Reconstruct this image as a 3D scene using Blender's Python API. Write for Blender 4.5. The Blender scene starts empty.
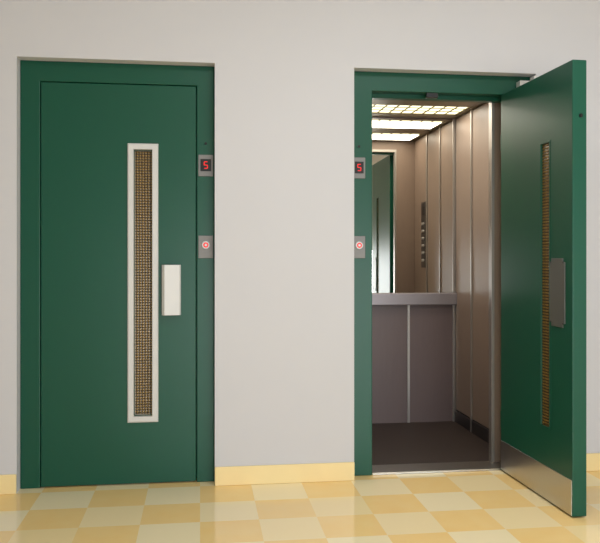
import bpy, bmesh, math
from mathutils import Vector, Matrix
scene = bpy.context.scene
scene.view_settings.view_transform = 'Standard'
scene.view_settings.look = 'None'

def lin(c):
    return tuple(((v/255)/12.92 if v/255 <= 0.04045 else ((v/255+0.055)/1.055)**2.4) for v in c)+(1,)

# ---------------- materials
def mat(name, rgb, rough=0.5, metal=0.0, emit=None, estr=0, noise=0.0, nscale=8, bump=0.0, bscale=200, spec=0.5, stretch=None):
    m = bpy.data.materials.new(name); m.use_nodes = True
    nt = m.node_tree; b = nt.nodes['Principled BSDF']
    c = lin(rgb)
    b.inputs['Base Color'].default_value = c
    b.inputs['Roughness'].default_value = rough
    b.inputs['Metallic'].default_value = metal
    b.inputs['Specular IOR Level'].default_value = spec
    if emit:
        b.inputs['Emission Color'].default_value = lin(emit)
        b.inputs['Emission Strength'].default_value = estr
    tc = nt.nodes.new('ShaderNodeTexCoord')
    mp = nt.nodes.new('ShaderNodeMapping')
    nt.links.new(tc.outputs['Object'], mp.inputs['Vector'])
    if stretch: mp.inputs['Scale'].default_value = stretch
    if noise > 0:
        n = nt.nodes.new('ShaderNodeTexNoise'); n.inputs['Scale'].default_value = nscale
        n.inputs['Detail'].default_value = 4
        nt.links.new(mp.outputs[0], n.inputs['Vector'])
        mx = nt.nodes.new('ShaderNodeMix'); mx.data_type = 'RGBA'
        mx.inputs['A'].default_value = tuple(v*(1-noise) for v in c[:3])+(1,)
        mx.inputs['B'].default_value = tuple(min(1, v*(1+noise)) for v in c[:3])+(1,)
        nt.links.new(n.outputs['Fac'], mx.inputs['Factor'])
        nt.links.new(mx.outputs['Result'], b.inputs['Base Color'])
    if bump > 0:
        n = nt.nodes.new('ShaderNodeTexNoise'); n.inputs['Scale'].default_value = bscale
        nt.links.new(mp.outputs[0], n.inputs['Vector'])
        bp = nt.nodes.new('ShaderNodeBump'); bp.inputs['Strength'].default_value = bump
        bp.inputs['Distance'].default_value = 0.002
        nt.links.new(n.outputs['Fac'], bp.inputs['Height'])
        nt.links.new(bp.outputs[0], b.inputs['Normal'])
    return m

M_wall = mat('wall_paint', (210,209,212), 0.85, noise=0.02, nscale=3, bump=0.06, bscale=150, spec=0.2)
M_ceil = mat('ceiling_paint', (205,202,198), 0.9, noise=0.01)
M_green = mat('green_enamel', (18,80,61), 0.36, noise=0.03, nscale=2, bump=0.03, bscale=120, spec=0.35)
M_greend = mat('green_gap', (6,26,22), 0.6)
M_white = mat('white_enamel', (214,213,210), 0.35, noise=0.01)
M_steel = mat('indicator_plate_steel', (128,126,124), 0.5, 0.25, noise=0.08, nscale=30, stretch=(1,1,12))
M_steelh = mat('brushed_steel_sill', (190,188,182), 0.3, 1.0, noise=0.1, nscale=40)
M_kick = mat('kick_steel', (200,198,196), 0.3, 1.0, noise=0.06, nscale=25, stretch=(12,12,1))
M_dsteel = mat('dark_steel_plate', (95,92,92), 0.38, 0.9, noise=0.05)
M_push = mat('push_plate_steel', (104,105,101), 0.4, 0.4, noise=0.05)
M_black = mat('black_plastic', (12,12,13), 0.3)
M_red = mat('red_led', (190,20,15), 0.5, emit=(225,15,20), estr=0.85)
M_base = mat('yellow_baseboard', (250,226,168), 0.3, noise=0.05, nscale=10)
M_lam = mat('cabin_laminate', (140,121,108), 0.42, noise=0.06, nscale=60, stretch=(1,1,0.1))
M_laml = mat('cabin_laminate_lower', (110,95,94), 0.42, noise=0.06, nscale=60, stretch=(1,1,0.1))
M_cfloor = mat('cabin_floor_rubber', (50,39,34), 0.5, noise=0.15, nscale=60)
M_mirror = mat('mirror_glass', (228,225,218), 0.012, 1.0)
M_strip = mat('cabin_metal_trim', (178,172,166), 0.35, 0.8, noise=0.03)
M_rail = mat('cabin_rail_metal', (146,139,142), 0.4, 0.5, noise=0.03)
M_cceil = mat('cabin_ceiling_metal', (128,115,94), 0.4, 0.4, noise=0.03)
M_diff = mat('cabin_light_diffuser', (240,235,205), 0.6, emit=(255,250,215), estr=1.6)
M_louver = mat('cabin_light_louver', (165,155,108), 0.4, 0.2)
M_btn = mat('button_metal', (190,186,182), 0.4, 0.5)

# wired glass
def wired_glass():
    m = bpy.data.materials.new('wired_glass'); m.use_nodes = True
    nt = m.node_tree; b = nt.nodes['Principled BSDF']
    tc = nt.nodes.new('ShaderNodeTexCoord')
    sep = nt.nodes.new('ShaderNodeSeparateXYZ'); nt.links.new(tc.outputs['Object'], sep.inputs[0])
    def wave(out):
        mu = nt.nodes.new('ShaderNodeMath'); mu.operation='MULTIPLY'; mu.inputs[1].default_value=math.pi/0.0145
        nt.links.new(out, mu.inputs[0])
        s = nt.nodes.new('ShaderNodeMath'); s.operation='SINE'; nt.links.new(mu.outputs[0], s.inputs[0])
        a = nt.nodes.new('ShaderNodeMath'); a.operation='ABSOLUTE'; nt.links.new(s.outputs[0], a.inputs[0])
        return a.outputs[0]
    a, c = wave(sep.outputs['X']), wave(sep.outputs['Z'])
    p = nt.nodes.new('ShaderNodeMath'); p.operation='MULTIPLY'; nt.links.new(a,p.inputs[0]); nt.links.new(c,p.inputs[1])
    cr = nt.nodes.new('ShaderNodeValToRGB')
    cr.color_ramp.elements[0].position=0.1; cr.color_ramp.elements[0].color=lin((46,34,16))
    cr.color_ramp.elements[1].position=0.85; cr.color_ramp.elements[1].color=lin((148,118,62))
    nt.links.new(p.outputs[0], cr.inputs['Fac']); nt.links.new(cr.outputs[0], b.inputs['Base Color'])
    b.inputs['Roughness'].default_value=0.25
    b.inputs['Metallic'].default_value=0.1
    bp = nt.nodes.new('ShaderNodeBump'); bp.inputs['Strength'].default_value=0.4; bp.inputs['Distance'].default_value=0.002
    nt.links.new(p.outputs[0], bp.inputs['Height']); nt.links.new(bp.outputs[0], b.inputs['Normal'])
    return m
M_wire = wired_glass()

def floor_mat():
    m = bpy.data.materials.new('checker_tile_floor'); m.use_nodes = True
    nt = m.node_tree; b = nt.nodes['Principled BSDF']; L = nt.links.new
    tc = nt.nodes.new('ShaderNodeTexCoord')
    mp = nt.nodes.new('ShaderNodeMapping'); mp.inputs['Scale'].default_value=(1/0.265,1/0.265,1)
    mp.inputs['Location'].default_value=(0.0,0.28,0.5)
    L(tc.outputs['Object'], mp.inputs['Vector'])
    ck = nt.nodes.new('ShaderNodeTexChecker'); ck.inputs['Scale'].default_value=1
    L(mp.outputs[0], ck.inputs['Vector'])
    ns = nt.nodes.new('ShaderNodeTexNoise'); ns.inputs['Scale'].default_value=2.2; ns.inputs['Detail'].default_value=6
    L(mp.outputs[0], ns.inputs['Vector'])
    fl = nt.nodes.new('ShaderNodeVectorMath'); fl.operation='FLOOR'; L(mp.outputs[0], fl.inputs[0])
    wn = nt.nodes.new('ShaderNodeTexWhiteNoise'); L(fl.outputs[0], wn.inputs['Vector'])
    # colours
    a = nt.nodes.new('ShaderNodeMix'); a.data_type='RGBA'
    a.inputs['A'].default_value=lin((255,238,196)); a.inputs['B'].default_value=lin((255,229,172))
    L(wn.outputs['Value'], a.inputs['Factor'])
    c = nt.nodes.new('ShaderNodeMix'); c.data_type='RGBA'
    c.inputs['A'].default_value=lin((255,213,138)); c.inputs['B'].default_value=lin((255,224,158))
    L(ns.outputs['Fac'], c.inputs['Factor'])
    f = nt.nodes.new('ShaderNodeMix'); f.data_type='RGBA'
    L(ck.outputs['Fac'], f.inputs['Factor']); L(a.outputs['Result'], f.inputs['A']); L(c.outputs['Result'], f.inputs['B'])
    L(f.outputs['Result'], b.inputs['Base Color'])
    b.inputs['Roughness'].default_value=0.09
    return m
M_floor = floor_mat()

# ---------------- geometry helpers
def link(o, parent=None):
    scene.collection.objects.link(o)
    if parent: o.parent = parent
    return o
def empty(name, loc=(0,0,0), parent=None):
    e = bpy.data.objects.new(name, None); e.location = loc; e.empty_display_size = 0.1
    return link(e, parent)
def finish(bm, name, m, parent, bevel=0, segs=2):
    bmesh.ops.recalc_face_normals(bm, faces=bm.faces)
    me = bpy.data.meshes.new(name); bm.to_mesh(me); bm.free()
    for mm in (m if isinstance(m,(list,tuple)) else [m]): me.materials.append(mm)
    o = bpy.data.objects.new(name, me); link(o, parent)
    if bevel:
        md = o.modifiers.new('bevel','BEVEL'); md.width=bevel; md.segments=segs; md.limit_method='ANGLE'
    return o
def add_box(bm, x0,x1,y0,y1,z0,z1, mi=0):
    if x0>x1: x0,x1=x1,x0
    r = bmesh.ops.create_cube(bm, size=1, matrix=Matrix.Translation(((x0+x1)/2,(y0+y1)/2,(z0+z1)/2)) @ Matrix.Diagonal((x1-x0,y1-y0,z1-z0,1)))
    for v in r['verts']:
        for f in v.link_faces: f.material_index = mi
def box(name, x0,x1,y0,y1,z0,z1, m, parent=None, bevel=0, segs=2):
    bm = bmesh.new(); add_box(bm,x0,x1,y0,y1,z0,z1)
    return finish(bm,name,m,parent,bevel,segs)
def boxes(name, lst, m, parent=None, bevel=0):
    bm = bmesh.new()
    for b in lst: add_box(bm,*b)
    return finish(bm,name,m,parent,bevel)
def slab(name, xs, zs, holes, y0, y1, m, parent=None, bevel=0):
    """grid slab in XZ with missing cells"""
    bm = bmesh.new(); V = {}
    def v(i,k,s):
        if (i,k,s) not in V: V[(i,k,s)] = bm.verts.new((xs[i], y0 if s==0 else y1, zs[k]))
        return V[(i,k,s)]
    nx,nz = len(xs)-1, len(zs)-1
    solid = lambda i,k: 0<=i<nx and 0<=k<nz and (i,k) not in holes
    for i in range(nx):
        for k in range(nz):
            if not solid(i,k): continue
            for s in (0,1): bm.faces.new([v(i,k,s),v(i+1,k,s),v(i+1,k+1,s),v(i,k+1,s)])
            if not solid(i-1,k): bm.faces.new([v(i,k,0),v(i,k+1,0),v(i,k+1,1),v(i,k,1)])
            if not solid(i+1,k): bm.faces.new([v(i+1,k,0),v(i+1,k+1,0),v(i+1,k+1,1),v(i+1,k,1)])
            if not solid(i,k-1): bm.faces.new([v(i,k,0),v(i+1,k,0),v(i+1,k,1),v(i,k,1)])
            if not solid(i,k+1): bm.faces.new([v(i,k+1,0),v(i+1,k+1,0),v(i+1,k+1,1),v(i,k+1,1)])
    return finish(bm,name,m,parent,bevel)
def cyl(name, loc, axis, r, h, m, parent=None, bevel=0, n=32):
    bm = bmesh.new()
    rot = {'x':Matrix.Rotation(math.pi/2,4,'Y'),'y':Matrix.Rotation(math.pi/2,4,'X'),'z':Matrix.Identity(4)}[axis]
    bmesh.ops.create_cone(bm, cap_ends=True, segments=n, radius1=r, radius2=r, depth=h, matrix=Matrix.Translation(loc)@rot)
    return finish(bm,name,m,parent,bevel)

# ---------------- key dims
H=2.2; WY=-0.07           # frame face plane y=0, wall face y=-0.07
L0,L1=-0.915,0.076
R0,R1=0.815,1.835
# room shell
slab('wall_front', [-3.0,L0,L1,R0,R1,4.0],[0,H,3.0],[(1,0),(3,0)], WY,0.13, M_wall)
box('floor', -3.0,4.0,-6.5,0.13,-0.1,0.0, M_floor)
box('ceiling', -3.0,4.0,-6.5,0.13,3.0,3.1, M_ceil)
box('wall_left', -3.1,-3.0,-6.5,0.13,-0.1,3.1, M_wall)
box('wall_right', 4.0,4.1,-6.5,0.13,-0.1,3.1, M_wall)
box('wall_back', -3.1,4.1,-6.6,-6.5,-0.1,3.1, M_wall)
t=0.014; bh=0.098
boxes('baseboard_front', [(-3.0,L0+t*0,WY-t,WY,0,bh),(L1,R0,WY-t,WY,0,bh),(R1,4.0,WY-t,WY,0,bh)], M_base, None, 0.004)

# ---------------- landing door
def hall_door(root, x0, x1, pl, pr, pivot_side, W, angle, outside_handle):
    """frame between x0..x1; pl/pr post widths"""
    top=2.095
    ax,bx = x0+pl, x1-pr
    slab('frame', [x0+0.001,ax,bx,x1-0.001],[0.0,top,H-0.001],[(1,0)], 0.0,0.075, M_green, root, 0.004)
    st=0.022
    slab('door_stop', [x0+0.004,ax+ (0.012),bx-0.02,x1-0.004],[0.0,top-st,H-0.004],[(1,0)], 0.0755,0.125, M_green, root, 0.003)
    s = 1 if pivot_side=='L' else -1
    px = ax+0.004 if s==1 else bx-0.004
    leaf = empty('leaf',(px,0.0,0.006),root)
    leaf.rotation_euler=(0,0,angle)
    TH=0.07; LH=top-0.010
    def X(d): return s*d
    w0,w1=0.472,0.561; z0,z1=0.355,1.742
    xs = sorted([X(0),X(w0),X(w1),X(W)])
    slab('leaf_panel', xs,[0,z0,z1,LH],[(1,1)],0.0,TH,M_green,leaf,0.004)
    a0,a1=sorted((X(w0),X(w1)))
    box('wired_glass_pane', a0+.0005,a1-.0005,0.027,TH-0.008,z0+.0005,z1-.0005,M_wire,leaf)
    # outside white window frame with sloped inner faces
    fw=0.034
    bm=bmesh.new()
    def ring(e,y): return [bm.verts.new(p) for p in ((a0-e,y,z0-e),(a1+e,y,z0-e),(a1+e,y,z1+e),(a0-e,y,z1+e))]
    rs=[ring(fw,0.0),ring(fw,-0.012),ring(fw*0.82,-0.016),ring(0.004,-0.016),ring(-0.001,0.026),]
    for p,q in zip(rs,rs[1:]):
        for i in range(4): bm.faces.new([p[i],p[(i+1)%4],q[(i+1)%4],q[i]])
    for i in range(4): bm.faces.new([rs[0][i],rs[0][(i+1)%4],rs[-1][(i+1)%4],rs[-1][i]])
    finish(bm,'window_frame',M_white,leaf)
    # inner window bead (thin, green)
    slab('window_bead', [a0-0.008,a0+0.001,a1-0.001,a1+0.008],[z0-0.008,z0+0.001,z1-0.001,z1+0.008],[(1,1)],TH-0.002,TH+0.002,M_green,leaf,0.0005)
    # outside handle : folded plate pull
    h0,h1=sorted((X(0.614),X(0.712))); hz0,hz1=0.880,1.143
    bm=bmesh.new()
    back=h1 if s==1 else h0; front=h0 if s==1 else h1
    prof=[(front,0.0),(front,-0.030),(front+s*0.014,-0.050),(back-s*0.006,-0.036),(back,-0.028),(back,0.0)]
    lo=[bm.verts.new((x,y,hz0)) for x,y in prof]; hi=[bm.verts.new((x,y,hz1)) for x,y in prof]
    bm.faces.new(lo); bm.faces.new(hi)
    for i in range(len(prof)): bm.faces.new([lo[i],lo[(i+1)%6],hi[(i+1)%6],hi[i]])
    finish(bm,'pull_handle',M_white,leaf,0.002)
    # inside: lock plate + kick plate
    k0,k1=sorted((X(0.57),X(0.715)))
    bm=bmesh.new(); add_box(bm,k0,k1,TH,TH+0.005,0.855,1.178)
    vert=[e for e in bm.edges if abs(e.verts[0].co.y-e.verts[1].co.y)>0.003]
    bmesh.ops.bevel(bm,geom=vert,offset=0.018,segments=5,affect='EDGES')
    finish(bm,'push_plate',M_push,leaf,0.001)
    for (sx,sz) in ((k0+.014,.875),(k1-.014,.875),(k0+.014,1.158),(k1-.014,1.158)):
        cyl('plate_screw',(sx,TH+0.006,sz),'y',0.004,0.003,M_dsteel,leaf)
    k0,k1=sorted((X(0.006),X(W-0.004)))
    box('kick_plate',k0,k1,TH,TH+0.003,0.004,0.165,M_kick,leaf,0.001)
    # leaf edge latch
    cyl('edge_latch',(X(W+0.001),0.03,1.83),'x',0.009,0.008,M_black,leaf)
    # hinges
    for hz in (0.28,1.82):
        cyl('hinge_knuckle',(X(-0.001),TH*0.9,hz),'z',0.007,0.09,M_green,leaf)
    return leaf,ax,bx

d1 = empty('elevator_door',(0,0,0))
hall_door(d1, L0,L1,0.099,0.093,'L',0.791,0.0,True)
box('sill', L0+0.112,L1-0.115,0.03,0.12,0.0,0.005,M_steelh,d1)
box('landing_backing', L0,L1,0.131,0.14,0.0,H,M_greend,d1)

d2 = empty('elevator_door',(0,0,0))
leaf2,ax,bx = hall_door(d2, R0,R1,0.115,0.10,'R',0.778,math.radians(91.5),True)
box('sill', ax+0.001,bx-0.001,0.0,0.124,0.0,0.012,M_steelh,d2,0.002)
# lock strike under header and door closer
box('lock_strike', 1.235,1.30,-0.004,0.02,2.066,2.094,M_black,d2,0.003)
box('closer_body', 1.75,1.815,-0.055,-0.001,2.125,2.165,M_white,d2,0.004)
box('closer_arm', 1.772,1.790,-0.20,-0.04,2.134,2.146,M_white,d2,0.002)
box('closer_shoe', 1.758,1.806,-0.215,-0.165,2.120,2.152,M_white,d2,0.004)
cyl('closer_joint',(1.781,-0.19,2.110),'z',0.011,0.04,M_white,d2)

# ---------------- indicators
def indicator(cx, z, w):
    r=empty('floor_indicator',(cx,0,z))
    box('plate',-w/2,w/2,-0.006,0,-0.057,0.057,M_steel,r,0.002)
    box('display',-w*0.36,w*0.36,-0.009,-0.005,-0.030,0.034,M_black,r,0.001)
    s=0.0085; y0,y1=-0.0105,-0.009; th=0.0045; c=0.002
    segs=[(-s,s,y0,y1,c+2*s-th/2,c+2*s+th/2),(-s,s,y0,y1,c-th/2,c+th/2),(-s,s,y0,y1,c-2*s-th/2,c-2*s+th/2),
          (-s-th/2,-s+th/2,y0,y1,c,c+2*s),(s-th/2,s+th/2,y0,y1,c-2*s,c)]
    boxes('digit_five',segs,M_red,r)
def callb(cx,z,w):
    r=empty('call_button',(cx,0,z))
    box('plate',-w/2,w/2,-0.006,0,-0.06,0.06,M_steel,r,0.002)
    cyl('bezel',(0,-0.009,0.01),'y',0.021,0.008,M_btn,r,0.002)
    cyl('lit_ring',(0,-0.0135,0.01),'y',0.014,0.002,M_red,r)
    cyl('button_cap',(0,-0.015,0.01),'y',0.0075,0.003,M_btn,r,0.001)
indicator(0.030,1.673,0.078); callb(0.030,1.243,0.078)
indicator(0.856,1.673,0.068); callb(0.856,1.243,0.068)
for cx in (0.03,0.856):
    r=empty('key_switch',(cx,0,1.79)); cyl('barrel',(0,-0.002,0),'y',0.007,0.006,M_black,r,0.001)

# ---------------- cabin
cab = empty('elevator_cabin',(0,0,0))
CX0,CX1,CY0,CY1,CZ=0.74,1.84,0.15,1.245,2.2
box('cabin_floor',CX0-.03,CX1+.03,0.13,CY1+.03,-0.05,0.0,M_cfloor,cab)
box('cabin_sill',0.90,1.70,0.126,0.17,0.0,0.008,M_steelh,cab,0.001)
box('cabin_left_wall',CX0-.03,CX0,CY0,CY1,0,CZ,M_lam,cab)
box('cabin_right_wall',CX1,CX1+.03,CY0,CY1,0,CZ,M_lam,cab)
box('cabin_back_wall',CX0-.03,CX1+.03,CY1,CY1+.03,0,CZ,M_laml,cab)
slab('cabin_front_wall',[CX0-.03,0.915,1.665,CX1+.03],[0,2.1,CZ],[(1,0)],0.13,CY0+0.02,M_lam,cab)
slab('cabin_entrance_jamb',[0.90,0.917,1.660,1.676],[0,2.088,2.11],[(1,0)],0.126,CY0+0.022,M_strip,cab,0.001)
# mirror & handrail
box('mirror',CX0+.004,CX1-.004,CY1-.008,CY1-.001,0.93,2.18,M_mirror,cab)
box('handrail_band',CX0+.002,CX1-.002,CY1-.05,CY1-.001,0.845,0.93,M_rail,cab,0.006)
# lower back panels + trims
boxes('back_trims',[(1.474,1.492,CY1-.008,CY1,0.0,0.845),(CX1-.03,CX1,CY1-.012,CY1,0.0,CZ)],M_strip,cab,0.001)
# right wall panels (raised pans) and metal strips
ys=[0.19,0.56,0.90,1.235]
for i in range(3):
    box('right_panel',CX1-.012,CX1-.001,ys[i]+0.014,ys[i+1]-0.014,0.09,CZ-.02,M_lam,cab,0.003)
    box('left_panel',CX0+.001,CX0+.012,ys[i]+0.014,ys[i+1]-0.014,0.09,CZ-.02,M_lam,cab,0.003)
boxes('side_trims',[(CX1-.020,CX1-.001,y-0.011,y+0.011,0.0,CZ) for y in (0.56,0.90)]+[(CX0+.001,CX0+.020,y-0.011,y+0.011,0.0,CZ) for y in (0.56,0.90)],M_strip,cab,0.001)
boxes('cabin_skirting',[(CX1-.018,CX1-.0005,0.17,CY1,0.0,0.085),(CX0+.0005,CX0+.018,0.17,CY1,0.0,0.085)],M_dsteel,cab,0.002)
# ceiling with louvered light troughs
box('cabin_ceiling',CX0-.03,CX1+.03,0.13,CY1+.03,CZ+0.03,CZ+0.06,M_cceil,cab)
strips=[(0.24,0.54),(0.82,1.12)]
yy=[0.171]+[v for s in strips for v in s]+[CY1]
boxes('ceiling_bands',[(CX0,CX1,yy[i],yy[i+1],CZ-0.012,CZ+0.03) for i in range(0,6,2)]+
      [(1.80,CX1,a,b,CZ-0.012,CZ+0.03) for a,b in strips],M_cceil,cab)
for a,b in strips:
    box('light_diffuser',CX0,1.80,a,b,CZ-0.004,CZ+0.02,M_diff,cab)
    bars=[]
    n=13
    for i in range(n+1):
        x=CX0+0.004+(1.796-CX0-0.008)*i/n; bars.append((x-0.006,x+0.006,a,b,CZ-0.007,CZ-0.002))
    for j in range(0,4):
        y=a+(b-a)*j/3; bars.append((CX0,1.80,y-0.006,y+0.006,CZ-0.007,CZ-0.002))
    boxes('light_louver',bars,M_louver,cab)
    li=bpy.data.lights.new('cabin_lamp','AREA'); li.shape='RECTANGLE'; li.size=1.0; li.size_y=b-a-0.02
    li.energy=6; li.color=(1,0.93,0.81)
    lo=bpy.data.objects.new('cabin_lamp',li); lo.location=(1.27,(a+b)/2,CZ-0.02); link(lo,cab)
# operating panel on right wall
box('operating_panel',CX1-.017,CX1-.012,0.41,0.52,1.10,1.64,M_dsteel,cab,0.001)
box('panel_display',CX1-.019,CX1-.016,0.435,0.495,1.53,1.60,M_black,cab)
for k in range(6):
    for y in (0.445,0.485):
        cyl('floor_button',(CX1-.019,y,1.16+k*0.06),'x',0.012,0.008,M_btn,cab,0.001,16)

# ---------------- lights
def area(name, loc, sx, sy, e, col, rot=(0,0,0)):
    li=bpy.data.lights.new(name,'AREA'); li.shape='RECTANGLE'; li.size=sx; li.size_y=sy; li.energy=e; li.color=col
    o=bpy.data.objects.new(name,li); o.location=loc; o.rotation_euler=rot; link(o); return o
area('ceiling_lamp',(1.1,-2.2,2.97),2.0,1.0,42,(0.9,0.95,1.0))
# added fill light behind the viewer, low and broad, for the wall's gradient
area('hall_fill',(1.6,-6.3,0.75),3.8,1.1,140,(0.86,0.93,1.0),(math.radians(82),0,0))
w=bpy.data.worlds.new('hall_world'); scene.world=w; w.use_nodes=True
w.node_tree.nodes['Background'].inputs[0].default_value=(0.6,0.6,0.6,1)
w.node_tree.nodes['Background'].inputs[1].default_value=0.3

# ---------------- camera
cd=bpy.data.cameras.new('camera'); cam=bpy.data.objects.new('camera',cd); link(cam)
cam.location=(0,-4.02,1.195)
cam.rotation_euler=(math.radians(90),0,math.radians(-7.55))
cd.sensor_width=36; cd.lens=754/600*36; cd.shift_y=-15.5/600
cd.clip_start=0.05
scene.camera=cam
